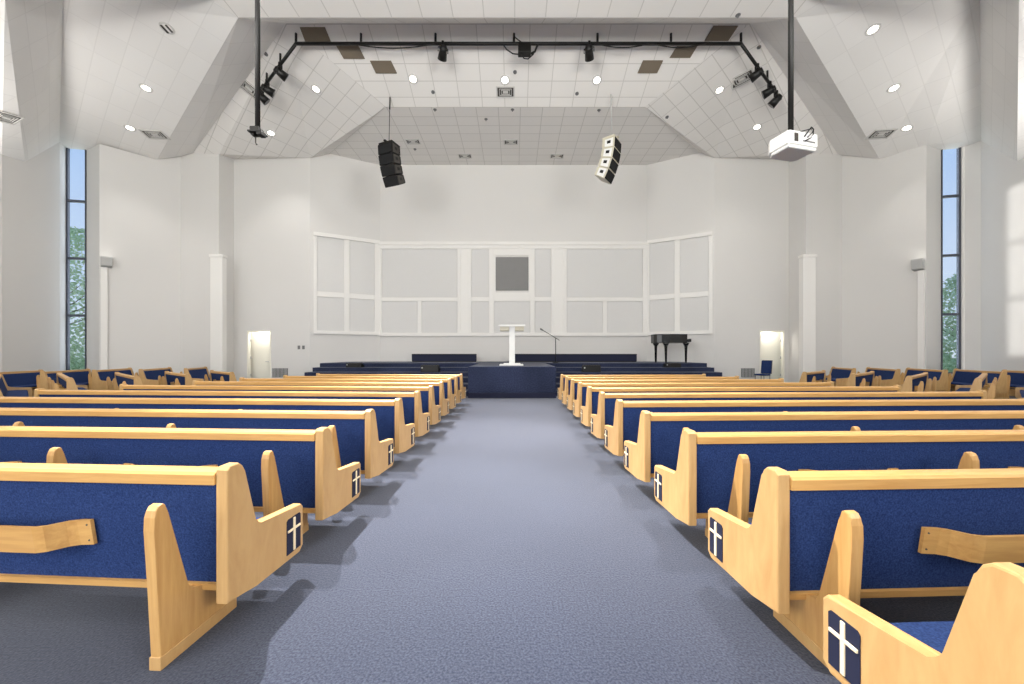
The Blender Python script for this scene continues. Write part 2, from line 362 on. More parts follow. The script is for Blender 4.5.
for nm, g in (('left', l), ('right', r)):
    a, b = g['P1'], g['N']; dv = (b-a).xy; Ln = dv.length; dv.normalize()
    zt, zb, zmh, zml = back(0,51)[1], back(0,281)[1], back(0,184)[1], back(0,196)[1]
    # along the wall s from the outer corner to the back corner (fractions of its length seen in the photo)
    s_at = lambda px: None
    def along(px):
        t = (px-CX)/F; return ((t*a.y-a.x)/(dv.x-t*dv.y))
    if nm == 'left': pxs = [313.5, 317, 344, 349.5, 374.5, 379.5]
    else: pxs = [712.5, 708.5, 680, 674.5, 649.5, 647.5]
    ss = [max(.03, min(Ln-.02, along(p))) for p in pxs]
    m = MB(); sg = 1
    mtx = Matrix.Translation((a.x, a.y, 0)) @ Matrix.Rotation(math.atan2(dv.y, dv.x), 4, 'Z')
    yy = (-1 if nm == 'left' else 1)
    def bx(mb, s0, s1, z0, z1, t, bv=.012):
        y0, y1 = sorted((0, yy*t)); mb.box(s0, s1, y0, y1, z0, z1, bv)
    bx(m, ss[0], ss[5], zt-.18, zt, .10); bx(m, ss[0], ss[5], zb, zb+.17, .10)
    for s0, s1 in ((ss[0],ss[1]),(ss[2],ss[3]),(ss[4],ss[5])): bx(m, s0, s1, zb+.17, zt-.18, .06)
    for s0, s1 in ((ss[1],ss[2]),(ss[3],ss[4])): bx(m, s0, s1, zml, zmh, .05)
    o = struct(m.build('trim_stage_'+nm, M['trim'])); o.matrix_world = mtx
    for s0, s1 in ((ss[1],ss[2]),(ss[3],ss[4])):
        for z0, z1 in ((zb+.17, zml), (zmh, zt-.18)):
            k = MB(); y0, y1 = sorted((yy*.002, yy*.022)); k.box(s0+.01, s1-.01, y0, y1, z0+.01, z1-.01, .004); k.build('fabric_panel', M['panelfab'], o)
# ---------------------------------------------------------------- stage
HS = 1.03
st = thing('stage', 'navy carpeted stage with wide steps and a pulpit block at the aisle end', 'stage')
sl, sr = -8.5, 8.45
def wx(g, x): # y of the niche wall at x
    a, b = g['P1'], g['N']; return a.y+(b.y-a.y)*(x-a.x)/(b.x-a.x)
plat = [(sl,16.2),(sr,16.2),(sr,wx(r,sr)-.02),(r['N'].x-.02,ZB-.02),(l['N'].x+.02,ZB-.02),(sl,wx(l,sl)-.02)]
MB().prism(plat, 'z', 0, HS, .015).build('platform', M['stagecarpet'], st)
bxl, bxr = gx(468, 12.1), gx(556, 12.1)
for h, ya, yb in ((.86,15.6,16.2),(.69,15.0,15.6),(.52,14.2,15.0),(.34,13.4,14.2),(.17,12.7,13.4)):
    for s0, s1 in ((sl-(16.2-yb)*.0, bxl), (bxr, sr)):
        MB().box(s0, s1, ya, yb, 0, h, .012).build('step', M['stagecarpet'], st)
MB().box(bxl, bxr, 12.1, 16.2, .17, HS, .015).build('pulpit_block', M['stagecarpet'], st)
MB().box(bxl-.0, bxr+.0, 12.07, 16.2, 0, .172, .01).build('kickboard', M['navy'], st)
for (p0, p1), lab in (((412,476.5), 'short navy upholstered choir rail on the left half of the stage'), ((509.5,636.5), 'long navy upholstered choir rail behind the pulpit and microphone')):
    x0, x1 = gx(p0,18.3), gx(p1,18.3)
    t = thing('choir_rail', lab, 'rail', ((x0+x1)/2, 18.3, HS), group='choir rails on the stage'); hl = (x1-x0)/2
    MB().box(-hl, hl, -.06, .06, .04, .37, .012).build('rail_panel', M['navy'], t); MB().box(-hl, hl, -.07, .07, .36, .40, .012).build('rail_cap', M['blackfab'], t)
    MB().box(-hl+.02, hl-.02, -.05, .05, 0, .05).build('plinth', M['black'], t)
# pulpit lectern
yl = 13.2; t = thing('pulpit', 'white pulpit with slim column and wide flat top at the stage edge', 'pulpit', (gx(512,yl), yl, HS))
MB().box(-.44, .40, -.3, .3, 0, .05, .012).box(-.3,.3,-.22,.22,.05,.085,.01).build('base', M['white'], t)
MB().box(-.105, .105, -.1, .1, .085, 1.36, .01).build('column', M['white'], t)
m = MB(); m.prism([(-.32,1.38),(-.32,1.41),(.30,1.49),(.30,1.46)], 'x', -.47, .47, .006); m.build('desk_top', M['white'], t)
for s in (-1, 1): MB().box(*sorted((s*.11, s*.42)), -.2, .22, 1.23, 1.375, .01).build('shelf', M['cream'], t)
# microphone stand
ym = 16.9; t = thing('microphone_stand', 'thin black microphone stand with a boom arm on the stage', 'microphone stand', (gx(555.7,ym), ym, HS))
MB().tube([(0,0,0),(0,0,.03)], .13, 20).build('base', M['black'], t)
zt = gz(338.3, ym)-HS; MB().tube([(0,0,.03),(0,0,zt)], .018, 8).build('pole', M['black'], t)
pa, pb = W(559.5, 340.3, ym), W(542.5, 330, ym); o0 = Vector(t.location)
MB().tube([pa-o0, pb-o0], .014, 8).build('boom', M['black'], t); d = (pb-pa).normalized()
MB().tube([pb-o0-d*.04, pb-o0+d*.12], .028, 10, r2=.04).build('microphone', M['grey'], t)
# piano
yp = 16.75; t = thing('grand_piano', 'small black grand piano on the right end of the stage', 'piano', (gx(674.3,yp), yp, HS)); t.scale = (.94, 1, 1)
tz = gz(334, yp)-HS; bz = gz(343.3, yp)-HS
outline = [(-.80,-.55),(-.6,-.62),(-.2,-.64),(.45,-.62),(.66,-.55),(.70,-.35),(.70,.62),(.45,.66),(.2,.56),(-.1,.44),(-.4,.42),(-.68,.36),(-.84,.1),(-.86,-.3)]
outline = [(x, y+.62) for x, y in outline]
MB().prism(outline, 'z', bz+.02, tz-.03, .012).build('case', M['piano'], t)
MB().prism([(x*1.015, (y-.62)*1.015+.62) for x, y in outline], 'z', tz-.03, tz, .008).build('lid', M['piano'], t)
MB().box(.70, .86, .06, 1.22, bz+.06, bz+.20, .02).build('key_shelf', M['piano'], t)
def leg(x, y):
    m = MB(); m.tube([(x,y,.06),(x,y,.5),(x,y,bz-.12),(x,y,bz+.03)], .045, 12, r2=.085); m.tube([(x,y,bz-.1),(x,y,bz+.03)], .09, 12, r2=.16); m.tube([(x,y,0),(x,y,.07)], .04, 10); m.build('leg', M['piano'], t)
for p in ((-.35,.12),(-.72,.42),(.62,.12)): leg(*p)
# floor monitors on the steps
def wedge(x, y, z, rot, lab):
    t = thing('floor_monitor', lab, 'speaker', (x, y, z), rot, 'wedge floor monitors on the stage steps')
    if abs(x) > 5: t.scale = (.9, .8, .62)
    MB().prism([(-.2,0),(.2,0),(.2,.14),(.02,.29),(-.2,.29)], 'x', -.36, .36, .012).build('cabinet', M['black'], t)
    m = MB(); m.prism([(.195,.15),(.03,.29),(.04,.30),(.205,.16)], 'x', -.33, .33); m.build('grille', M['blackfab'], t)
    MB().tube([(.02*0-.30,-.205,.18),(-.30,-.2,.18)], .03, 12).build('socket', M['lightgrey'], t)
wedge(gx(430.5,15.3), 15.3, .69, 0, 'black wedge floor monitor on the steps just left of the pulpit block')
wedge(gx(355,15.9), 15.9, .86, 0, 'black wedge floor monitor on the steps near the far left end')
wedge(gx(591,15.3), 15.3, .69, 0, 'black wedge floor monitor on the steps just right of the pulpit block')
wedge(gx(672,15.9), 15.9, .86, 0, 'black wedge floor monitor on the steps in front of the piano')
# ---------------------------------------------------------------- doors, grilles, switches
LIGHTS = []
def point(loc, e, r=.15, col=(1, .95, .87)):
    d = D.lights.new('lamp', 'POINT'); d.energy = e; d.shadow_soft_size = r; d.color = col
    o = D.objects.new('lamp', d); COL.objects.link(o); o.location = loc; return o
for nm in ('left', 'right'):
    d0, d1 = (gx(p, ZO) for p in DOORS[nm]); s = 1 if nm == 'left' else -1
    v = MB(); xa, xb, yb = d0-.55, d1+.55, ZO+2.0
    v.poly([(xa,ZO+.02,0),(xa,yb,0),(xa,yb,2.9),(xa,ZO+.02,2.9)]); v.poly([(xb,ZO+.02,0),(xb,yb,0),(xb,yb,2.9),(xb,ZO+.02,2.9)])
    v.poly([(xa,yb,0),(xb,yb,0),(xb,yb,2.9),(xa,yb,2.9)]); v.poly([(xa,ZO+.02,2.9),(xb,ZO+.02,2.9),(xb,yb,2.9),(xa,yb,2.9)])
    struct(v.build('wall_corridor_'+nm, M['wall']))
    root = D.objects.new('door_1' if nm == 'left' else 'door_2', None); COL.objects.link(root); root.location = ((d0+d1)/2, ZO, 0)
    root['kind'] = 'structure'; root['label'] = 'cream door standing open on the %s of the stage' % nm; root['category'] = 'door'
    hwid = (d1-d0)/2
    f = MB(); f.box(-hwid, -hwid+.06, -.02, .14, 0, DTOP-.06); f.box(hwid-.06, hwid, -.02, .14, 0, DTOP-.06); f.box(-hwid, hwid, -.02, .14, DTOP-.06, DTOP)
    f.build('door_frame', M['ivory'], root)
    lx = (-hwid-.17, hwid-.31) if s == 1 else (-hwid+.31, hwid+.17)
    lf = MB().box(lx[0], lx[1], .45, .49, .01, DTOP-.02, .005).build('door_leaf', M['ivory'], root)
    hx = lx[1]-.12 if s == 1 else lx[0]+.12
    MB().tube([(hx,.45,1.05),(hx,.40,1.05)], .02, 10).tube([(hx,.40,1.05),(hx-s*.12,.40,1.05)], .014, 8).build('handle', M['lightgrey'], root)
    for z in (.4, 1.25, 2.1): MB().tube([(-s*(hwid-.09),.12,z-.06),(-s*(hwid-.09),.12,z+.06)], .022, 8).build('hinge', M['lightgrey'], root)
    point(((d0+d1)/2, ZO+.26, 2.6), 42, .1); 
    # louvred return-air grille beside the door
    q = (272.5, 288) if nm == 'left' else (741, 754.5); x0, x1 = gx(q[0],ZO), gx(q[1],ZO); z0, z1 = gz(377.2,ZO), gz(368.2,ZO)
    t = thing('wall_grille', 'grey louvred air grille low on the wall beside the %s door' % nm, 'grille', ((x0+x1)/2, ZO, z0), group='air grilles beside the stage doors')
    h, wv = z1-z0, (x1-x0)/2
    MB().box(-wv, wv, -.02, -.002, 0, h).build('backing', M['grey'], t)
    for k in range(4):
        c = -wv+(k+.5)*wv/2
        mm = MB()
        for j in range(8): mm.box(c-wv*.19, c+wv*.19, -.035, -.018, .03+j*h/8.4, .03+j*h/8.4+.022)
        mm.build('louvre', M['lightgrey'], t)
t = thing('wall_switch', 'pair of small grey switch plates on the wall left of the stage', 'switch', (gx(301.3,ZO), ZO, gz(347.4,ZO)))
for s in (-1, 1): MB().box(s*.11-.06, s*.11+.06, -.02, -.001, -.09, .09, .006).box(s*.11-.015, s*.11+.015, -.03, -.018, -.03, .03).build('plate', M['grey'], t)
# blue chair in the right doorway
yc = 17.35; t = thing('upholstered_chair', 'blue upholstered chair with dark edge in front of the right doorway', 'chair', (gx(762.5,yc), yc, 0), R(112))
MB().box(-.24,.24,-.22,.26,.42,.50,.03).build('seat', M['blue'], t)
m = MB().prism([(-.26,.52),(-.20,.52),(-.27,1.12),(-.33,1.12)], 'x', -.23, .23, .02); m.build('backrest', M['blue'], t)
m = MB().prism([(-.285,.50),(-.262,.50),(-.333,1.13),(-.356,1.13)], 'x', -.235, .235, .005); m.build('back_shell', M['black'], t)
for sx in (-1,1):
    for sy in (-.22,.22): MB().tube([(sx*.22,sy,0),(sx*.20,sy*.9,.43)], .014, 8).build('leg', M['black'], t)
# ---------------------------------------------------------------- wall chases and sconces
UPL = []
for nm, g in (('left', l), ('right', r)):
    s = -1 if nm == 'left' else 1
    x = g['P3'].x; y = g['P3'].y
    q = (213, 225) if nm == 'left' else (800.5, 813)
    zc = gz(255.5, y-.1)
    MB_ = MB(); c = gx(sum(q)/2, y-.12); hw2 = (q[1]-q[0])/2*y/F
    MB_.box(c-hw2, c+hw2, y-.28, y-.02, 0, zc, .01); MB_.box(c-hw2-.04, c+hw2+.04, y-.31, y-.02, zc-.12, zc, .01)
    struct(MB_.build('trim_pillar_'+nm, M['trim']))
    # sconce on its chase, on the diagonal wall by the window
    q = (98.8, 107.5, 112.2, 257, 267) if nm == 'left' else (926.6, 918.6, 913.8, 258.8, 270)
    a, b = g['P5'], g['P4']; dv = (b-a).xy.normalized(); ang = math.atan2(dv.y, dv.x)
    def along(px):
        t_ = (px-CX)/F; return (t_*a.y-a.x)/(dv.x-t_*dv.y)
    s0, s1, s2 = .03, along(q[1]), along(q[2])
    yy = -1 if nm == 'left' else 1
    nrm = Vector((-dv.y, dv.x))*yy
    loc = (a.x, a.y, 0); zb = gz(q[4], a.y); zt = gz(q[3], a.y)
    mm = MB(); mm.box(s0, s1, *sorted((0, yy*.12)), 0, zb, .008); o = struct(mm.build('trim_chase_'+nm, M['trim'])); o.location = loc; o.rotation_euler.z = ang
    t = thing('wall_sconce', 'grey box sconce on the wall beside the %s window' % nm, 'sconce', (a.x, a.y, zb), ang, 'sconces on the walls')
    pr = [(0,0),(yy*.26,.06),(yy*.34,zt-zb-.05),(yy*.34,zt-zb),(0,zt-zb)]
    mm = MB(); mm.prism(pr if yy > 0 else pr[::-1], 'x', s0, s2, .01); mm.build('housing', M['lightgrey'], t)
    MB().box(s0+.04, s2-.04, *sorted((yy*.06, yy*.28)), zt-zb-.005, zt-zb+.006).build('lens', M['lampoff'], t)
    c = (s0+s2)/2; UPL.append((a.x+dv.x*c+nrm.x*.3, a.y+dv.y*c+nrm.y*.3, zt+.05))
# ---------------------------------------------------------------- ceiling fixtures
def frame_at(px, py, udir):
    p, n = hit(px, py); z = n; u = Vector(udir); u = (u-z*u.dot(z)).normalized(); v = z.cross(u)
    return Matrix((( u.x, v.x, z.x, p.x), (u.y, v.y, z.y, p.y), (u.z, v.z, z.z, p.z), (0,0,0,1)))
ring = MB()
for k in range(24):
    a0, a1 = 2*math.pi*k/24, 2*math.pi*(k+1)/24
    def cp(a, rr, z): return (rr*math.cos(a), rr*math.sin(a), z)
    for (ra, za), (rb, zb) in (((.185,0),(.18,.02)),((.18,.02),(.145,.022)),((.145,.022),(.115,.004))):
        ring.poly([cp(a0,ra,za), cp(a1,ra,za), cp(a1,rb,zb), cp(a0,rb,zb)])
ring_me = ring.mesh('trim_ring', M['vent'])
lens_me = MB().tube([(0,0,.001),(0,0,.012)], .115, 24).mesh('lens', M['lamp'])
off_me = MB().tube([(0,0,.001),(0,0,.03)], .13, 20).box(-.1,-.04,-.12,.12,.03,.05,0,1).box(.05,.1,-.1,.12,.03,.05,0,1).mesh('lens', M['lampoff'], M['ventdark'])
SPOTS = []
def downlight(px, py, lab, on=True, e=1.0):
    mx = frame_at(px, py, (1,0,0))
    t = thing('ceiling_downlight', lab, 'ceiling light', group='recessed ceiling downlights'); t.matrix_world = mx
    link('trim_ring', ring_me, t); link('lens', lens_me if on else off_me, t)
    if on: SPOTS.append((mx.translation.copy(), mx.to_3x3() @ Vector((0,0,1)), e))
for px, py, lab, on, e in (
    (167,28,'unlit ceiling downlight with dark baffles high above the left window',False,0),(146,88,'lit ceiling downlight below the unlit one on the left slope',True,.6),(130,128,'lit ceiling downlight beside the vent nearest the left window',True,.5),
    (316,89,'lit ceiling downlight right of the left ends of the spotlight pipe',True,1),(271,133,'lit ceiling downlight beside the bottom of the left hanging pole',True,.7),
    (413,79,'bright downlight on the sloping ceiling near the left brown tiles',True,1.2),(505,80,'bright downlight just above the vent over the aisle',True,1.2),(597,80,'bright downlight on the sloping ceiling near the right brown tiles',True,1.2),
    (719.5,90,'lit ceiling downlight left of the right end of the spotlight pipe',True,1),(757,127,'lit ceiling downlight above the left edge of the projector',True,.7),
    (873,29.5,'topmost lit ceiling downlight on the right slope',True,.6),(894,88,'middle lit ceiling downlight on the right slope',True,.6),(907,128,'lowest lit ceiling downlight beside the right window top',True,.5)):
    downlight(px, py, lab, on, e)
vframe = MB()
for b_ in ((-.42,.42,-.26,-.20),(-.42,.42,.20,.26),(-.42,-.36,-.2,.2),(.36,.42,-.2,.2)): vframe.box(b_[0],b_[1],b_[2],b_[3],0,.03,.006)
vf_me = vframe.mesh('vent_frame', M['vent'])
vb_me = MB().box(-.36,.36,-.2,.2,0,.004).mesh('vent_recess', M['ventdark'])
vl = MB()
for k in range(1, 4):
    s = k*.05; vl.box(-.36+s*1.6,.36-s*1.6,-.2+s,-.2+s+.018,.006,.03); vl.box(-.36+s*1.6,.36-s*1.6,.2-s-.018,.2-s,.006,.03); vl.box(-.36+s*1.6,-.34+s*1.6,-.2+s,.2-s,.006,.03); vl.box(.34-s*1.6,.36-s*1.6,-.2+s,.2-s,.006,.03)
vl.box(-.1,.1,-.03,.03,.006,.03); vl_me = vl.mesh('louvre', M['vent'])
def vent(px, py, lab, udir=(1,0,0), sc=1.0):
    t = thing('ceiling_vent', lab, 'air vent', group='ceiling air vents'); t.matrix_world = frame_at(px, py, udir) @ Matrix.Scale(sc, 4)
    link('vent_frame', vf_me, t); link('vent_recess', vb_me, t); link('louvre', vl_me, t)
ul = (l['B']-l['E']); ur = (r['B']-r['E'])
vent(155,134.5,'ceiling air vent beside the fold of the left slope',(1,.1,0)); vent(249,88.5,'ceiling air vent behind the left hanging pole', (ul.y,-ul.x,0))
vent(505.5,92,'ceiling air vent above the aisle on the sloping ceiling',(1,0,0),.86); vent(742,79,'ceiling air vent behind the right end of the spotlight pipe', (ur.y,-ur.x,0))
vent(881,134,'ceiling air vent beside the right window top',(1,-.1,0)); vent(6,117.5,'ceiling air vent at the far left edge of the ceiling',(0,1,0),.9)
vent(413,141.5,'stage ceiling vent right of the left hanging speaker',(1,0,0),.8); vent(465,156,'stage ceiling vent at the back, left of centre',(1,0,0),.8); vent(511,142,'stage ceiling vent in the middle, above the grey screen',(1,0,0),.8); vent(557,156,'stage ceiling vent at the back, left of the right hanging speaker',(1,0,0),.8)
def quad_on(name, q, mat, lab, group, cat):
    ps = [hit(*c) for c in q]; n = ps[0][1]; m = MB(); a = [m.bm.verts.new(p[0]+n*.004) for p in ps]; b_ = [m.bm.verts.new(p[0]+n*.03) for p in ps]
    m.bm.faces.new(a); m.bm.faces.new(b_)
    for i in range(4): m.bm.faces.new((a[i],a[(i+1)%4],b_[(i+1)%4],b_[i]))
    return tag(m.build(name, mat), lab, cat, group)
for q, lab in ((((300,27),(325,27),(331,41.5),(305.5,41.5)),'brown ceiling tile, uppermost of three on the left, above the spotlight pipe'),
    (((336,44.8),(358,44.8),(365,58.5),(344,58.5)),'brown ceiling tile on the left just under the spotlight pipe'),
    (((370,60.5),(391,60.5),(397,73),(376,73)),'brown ceiling tile, lowest of three on the left'),
    (((713.5,25.5),(738,25.5),(728,40.5),(704.5,40.5)),'brown ceiling tile, uppermost of three on the right, above the spotlight pipe'),
    (((677,46),(697,46),(690,57.5),(669.5,57.5)),'brown ceiling tile on the right just under the spotlight pipe'),
    (((643,60.2),(663,60.2),(657,72.8),(637.5,72.8)),'brown ceiling tile, lowest of three on the right')):
    quad_on('ceiling_tile', q, M['brown'], lab, 'brown tiles in the ceiling', 'ceiling tile')
sp_me = MB().tube([(0,0,0),(0,0,.015)], .07, 14).tube([(0,0,.015),(0,0,.08)], .02, 8).mesh('sprinkler', M['grey'])
SPR = ((486,119,'on the stage ceiling left of the middle vent'),(599,110,'beside the cable of the right hanging speaker'),(577,93.5,'on the slope left of the right speaker cable'),(433,92,'on the slope below the left bright downlight'),(435,109.5,'at the front edge of the stage ceiling, left side'),(512.5,109.5,'at the front edge of the stage ceiling over the aisle'),(415,149,'just below the stage ceiling vent by the left speaker'),(515,72,'beside the middle bright downlight'),(738,15,'near the top right of the nave ceiling'),(759,47,'beside the right end of the spotlight pipe'),(667,117,'on the fold right of the right hanging speaker'),(266,54,'between the left pole and the spotlight pipe'))
for px, py, lab in SPR:
    o = tag(link('sprinkler', sp_me), 'tiny grey sprinkler head '+lab, 'sprinkler', 'sprinkler heads on the ceiling'); o.matrix_world = frame_at(px, py, (1,0,0))
# ---------------------------------------------------------------- spotlight pipe
def pipe_pt(px, ytop, ypipe):
    p, n = hit(px, ytop); return p, Vector((p.x, p.y, gz(ypipe, p.y)))
def ceil_z(x, y):
    o = Vector((x, y, 2)); best = None
    for t in FACETS:
        e1, e2 = t[1]-t[0], t[2]-t[0]; d = Vector((0,0,1)); h = d.cross(e2); a = e1.dot(h)
        if abs(a) < 1e-9: continue
        s = o-t[0]; u = s.dot(h)/a; q = s.cross(e1); v = d.dot(q)/a; k = e2.dot(q)/a
        if u < -1e-4 or v < -1e-4 or u+v > 1.0002 or k < 0: continue
        if best is None or k < best: best = k
    return 2+best
def below(px, py, gap):
    Y = 8.0
    while Y < 17 and ceil_z(gx(px,Y), Y)-gz(py,Y) > gap: Y += .02
    return Vector((gx(px,Y), Y, gz(py,Y)))
rig = thing('lighting_pipe', 'black bent pipe hung from the ceiling across the hall carrying spotlights', 'lighting pipe')
stubs = [pipe_pt(296,34.5,43.5), pipe_pt(361,33.5,43.4), pipe_pt(435.5,33.5,43.2), pipe_pt(514,31,43), pipe_pt(597.5,33.5,43.6), pipe_pt(671,34,44), pipe_pt(741,34.5,45)]
zpipe = sum(b.z for a, b in stubs)/len(stubs); yv = sum(b.y for a, b in stubs)/len(stubs)
def on_h(px, py, z):
    Y = (z-EYE)*F/(CY-py); return Vector((gx(px, Y), Y, z))
left_end = below(261, 90.5, .36); right_end = below(776.5, 93.5, .36)
p_l, p_r = Vector((gx(296,yv), yv, zpipe)), Vector((gx(741,yv), yv, zpipe))
MB().tube([p_l, p_r], .055, 12).build('pipe', M['black'], rig)
MB().tube([p_l, left_end], .05, 12).build('pipe', M['black'], rig); MB().tube([p_r, right_end], .05, 12).build('pipe', M['black'], rig)
for px in (296,361,435.5,514,597.5,671,741):
    x = gx(px, yv); MB().tube([(x,yv,zpipe),(x,yv,min(ceil_z(x,yv), zpipe+.6))], .04, 8).build('hanger', M['black'], rig)
for e, p, fs in ((left_end, p_l, (.42,.82)), (right_end, p_r, (.72,))):
    for f in fs:
        q = p.lerp(e, f); MB().tube([q, (q.x,q.y,min(ceil_z(q.x,q.y), q.z+.6))], .035, 8).build('hanger', M['black'], rig)
def cable(pts, r=.018): return MB().tube(pts, r, 6)
sag = []
for k in range(17):
    f = k/16; q = p_l.lerp(p_r, .12+.2*f); sag.append((q.x, q.y-.07, q.z-.05-.16*math.sin(math.pi*f)))
cable(sag).build('cable', M['black'], rig)
sag = []
for k in range(17):
    f = k/16; q = p_l.lerp(p_r, .67+.25*f); sag.append((q.x, q.y-.07, q.z-.05-.14*abs(math.sin(2*math.pi*f))))
cable(sag).build('cable', M['black'], rig)
def par(p, aim, lab):
    t = thing('spotlight', lab, 'spotlight', p, group='black spotlights on the ceiling pipe')
    t.scale = (.82, .82, .82); d = Vector(aim).normalized(); c = Vector((0,0,-.36))
    MB().box(-.05,.05,-.09,.09,-.16,.07,.015).build('clamp', M['black'], t)
    u = d.cross(Vector((0,0,1))).normalized()
    MB().tube([c+u*.2, c+u*.2+Vector((0,0,.17)), Vector((0,0,-.13))+u*.05, Vector((0,0,-.13))-u*.05, c-u*.2+Vector((0,0,.17)), c-u*.2], .022, 6).build('yoke', M['black'], t)
    MB().tube([c-d*.24, c-d*.16, c+d*.02, c+d*.26], .12, 16, r2=.19).tube([c-d*.16, c-d*.1], .17, 16).build('lamp_body', M['black'], t)
    MB().tube([c+d*.262, c+d*.268], .165, 16).build('lens', M['grey'], t)
pl_ = lambda f: p_l.lerp(left_end, f); pr_ = lambda f: p_r.lerp(right_end, f); pm = lambda px: Vector((gx(px,yv), yv, zpipe))
par(pl_(.42), (.6,.6,-.4), 'black spotlight highest on the left arm of the ceiling pipe')
par(pl_(.80), (.7,.5,-.3), 'black spotlight between the other two on the left arm of the ceiling pipe')
par(pl_(.97), (.6,.5,-.6), 'black spotlight at the lower end of the left arm of the ceiling pipe')
par(pm(443), (-.3,.8,-.5), 'black spotlight on the straight pipe left of the aisle centre')
par(pm(589), (.25,.8,-.5), 'black spotlight on the straight pipe right of the aisle centre')
par(pr_(.42), (-.6,.6,-.3), 'black spotlight highest on the right arm of the ceiling pipe')
par(pr_(.78), (-.7,.5,-.3), 'black spotlight between the other two on the right arm of the ceiling pipe')
par(pr_(.98), (-.5,.5,-.6), 'black spotlight at the lower end of the right arm of the ceiling pipe')
t = thing('junction_box', 'black power box with looped cables at the middle of the ceiling pipe', 'power box', pm(524.5))
MB().box(-.22,.22,-.12,.12,-.38,-.05,.02).build('box', M['black'], t)
MB().tube([(-.75,0,0),(-.6,0,-.2),(-.4,0,-.34),(-.22,0,-.36)], .02, 6).build('cable', M['black'], t)
MB().tube([(.22,0,-.34),(.36,0,-.26),(.42,0,-.1),(.46,0,-.04)], .035, 6).build('cable', M['black'], t)
MB().tube([(-.1,0,-.36),(-.02,0,-.5),(.12,0,-.52),(.3,0,-.36),(.36,0,-.2)], .02, 6).build('cable', M['black'], t)
MB().tube([(-.36,0,.25),(-.1,0,.04)], .02, 6).build('cable', M['black'], t)
# ---------------------------------------------------------------- hanging poles, projector
yq = 6.5
xq = gx(257.6, yq); zb = gz(130, yq)
t = thing('hanging_pole', 'black ceiling pole with an empty bracket on the left of the hall', 'pole', (xq, yq, zb))
MB().tube([(0,0,0),(0,0,ceil_z(xq,yq)-zb)], .04, 12).build('pole', M['black'], t)
MB().box(-.09,.06,-.08,.08,-.05,.03,.01).box(-.12,.12,-.1,.1,-.075,-.045,.01).box(.03,.12,-.09,.05,-.12,-.05,.01).box(-.1,-.04,-.04,.06,-.1,-.04,.01).build('bracket', M['black'], t)
MB().tube([(-.03,0,-.07),(-.035,0,-.22),(-.02,0,-.26),(0,0,-.25)], .008, 6).build('hook', M['black'], t)
xq = gx(790.8, yq); zb = gz(137, yq)
t = thing('hanging_pole', 'black ceiling pole carrying the white projector on the right of the hall', 'pole', (xq, yq, zb))
MB().tube([(0,0,0),(0,0,ceil_z(xq,yq)-zb)], .042, 12).build('pole', M['black'], t)
MB().box(-.12,.12,-.1,.1,-.01,.02,.004).build('mount_plate', M['black'], t)
t = thing('projector', 'white projector hanging from the right black ceiling pole', 'projector', (xq+.03, yq+.03, zb-.015), R(14))
t.scale = (.84, .84, .84)
body = [(-.34,-.26),(.36,-.26),(.38,-.22),(.38,.18),(.30,.26),(-.30,.26),(-.38,.16),(-.38,-.22)]
MB().prism(body, 'z', -.27, 0, .02).build('body', M['white'], t)
m = MB().prism([(-.36,-.24),(.36,-.24),(.36,.16),(.28,.24),(-.28,.24),(-.36,.14)], 'z', -.34, -.265, .03); m.build('underside', M['white'], t)
MB().tube([(-.08,.24,-.13),(-.08,.36,-.13)], .09, 18).build('lens_barrel', M['black'], t)
m = MB()
for k in range(6): m.box(-.24+k*.018, -.232+k*.018, -.268, -.258, -.22, -.05)
m.build('vent_slot', M['ventdark'], t)
m = MB(); m.box(-.02,.30,-.268,-.258,-.2,-.17).box(0,.03,-.268,-.258,-.11,-.09).box(.08,.12,-.268,-.258,-.11,-.09).build('socket_strip', M['grey'], t)
MB().tube([(.02,-.26,-.1),(.03,-.34,-.02),(.1,-.34,.06),(.18,-.32,.04),(.2,-.3,-.05),(.14,-.3,-.13),(.02,-.27,-.19)], .012, 6).tube([(.1,-.26,-.1),(.16,-.32,-.02),(.12,-.32,.04),(-.02,-.2,.03)], .01, 6).build('cable', M['black'], t)
# ---------------------------------------------------------------- hanging line-array speakers
def line_array(pxt, pyt, px, py, rotz, light, lab):
    pc, n = hit(pxt, pyt); Y = pc.y
    top = W(px, py, Y); t = thing('hanging_speaker', lab, 'speaker', top, rotz); t.scale = (.9, .9, .9)
    MB().box(-.36,.36,-.25,.30,-.02,.05,.01).box(-.05,.05,-.3,.42,.05,.11,.01).build('fly_frame', M['black'] if not light else M['cream'], t)
    y, z, ang = 0.0, -.04, R(6)
    for k in range(4):
        a = R(4+8*k); ca, sa = math.cos(a), math.sin(a)
        mtx = Matrix.Translation((0, y, z)) @ Matrix.Rotation(a, 4, 'X')
        m = MB(); m.prism([(-.27,.01),(-.27,-.41),(.24,-.375),(.28,-.33),(.28,-.05),(.24,-.01)], 'x', -.37, .37, .01); m.xf(mtx); c = m.build('cabinet', M['cream'] if light else M['black'], t)
        m = MB(); m.box(-.36,.36,-.295,-.268,-.39,-.01,.006); m.xf(mtx); m.build('grille', M['blackfab'], c)
        for s in (-1,1):
            m = MB(); x0, x1 = sorted((s*.365, s*.385))
            m.prism([(-.2,-.38),(.16,-.34),(.16,-.05),(-.2,-.02)], 'x', x0, x1, .003); m.box(*sorted((s*.38,s*.392)), -.1,.06,-.24,-.12,0,1)
            m.xf(mtx); m.build('rigging_plate', [M['ventdark'] if not light else M['white'], M['black']], c)
        off = Vector((0, -.0, -.405)); off.rotate(Matrix.Rotation(a, 3, 'X')); y += off.y; z += off.z
    p0 = (pc-top)/.9; MB().tube([(0,0,.1), p0], .013, 6).tube([p0*.75, p0], .03, 6).build('cable', M['black'] if not light else M['lightgrey'], t)
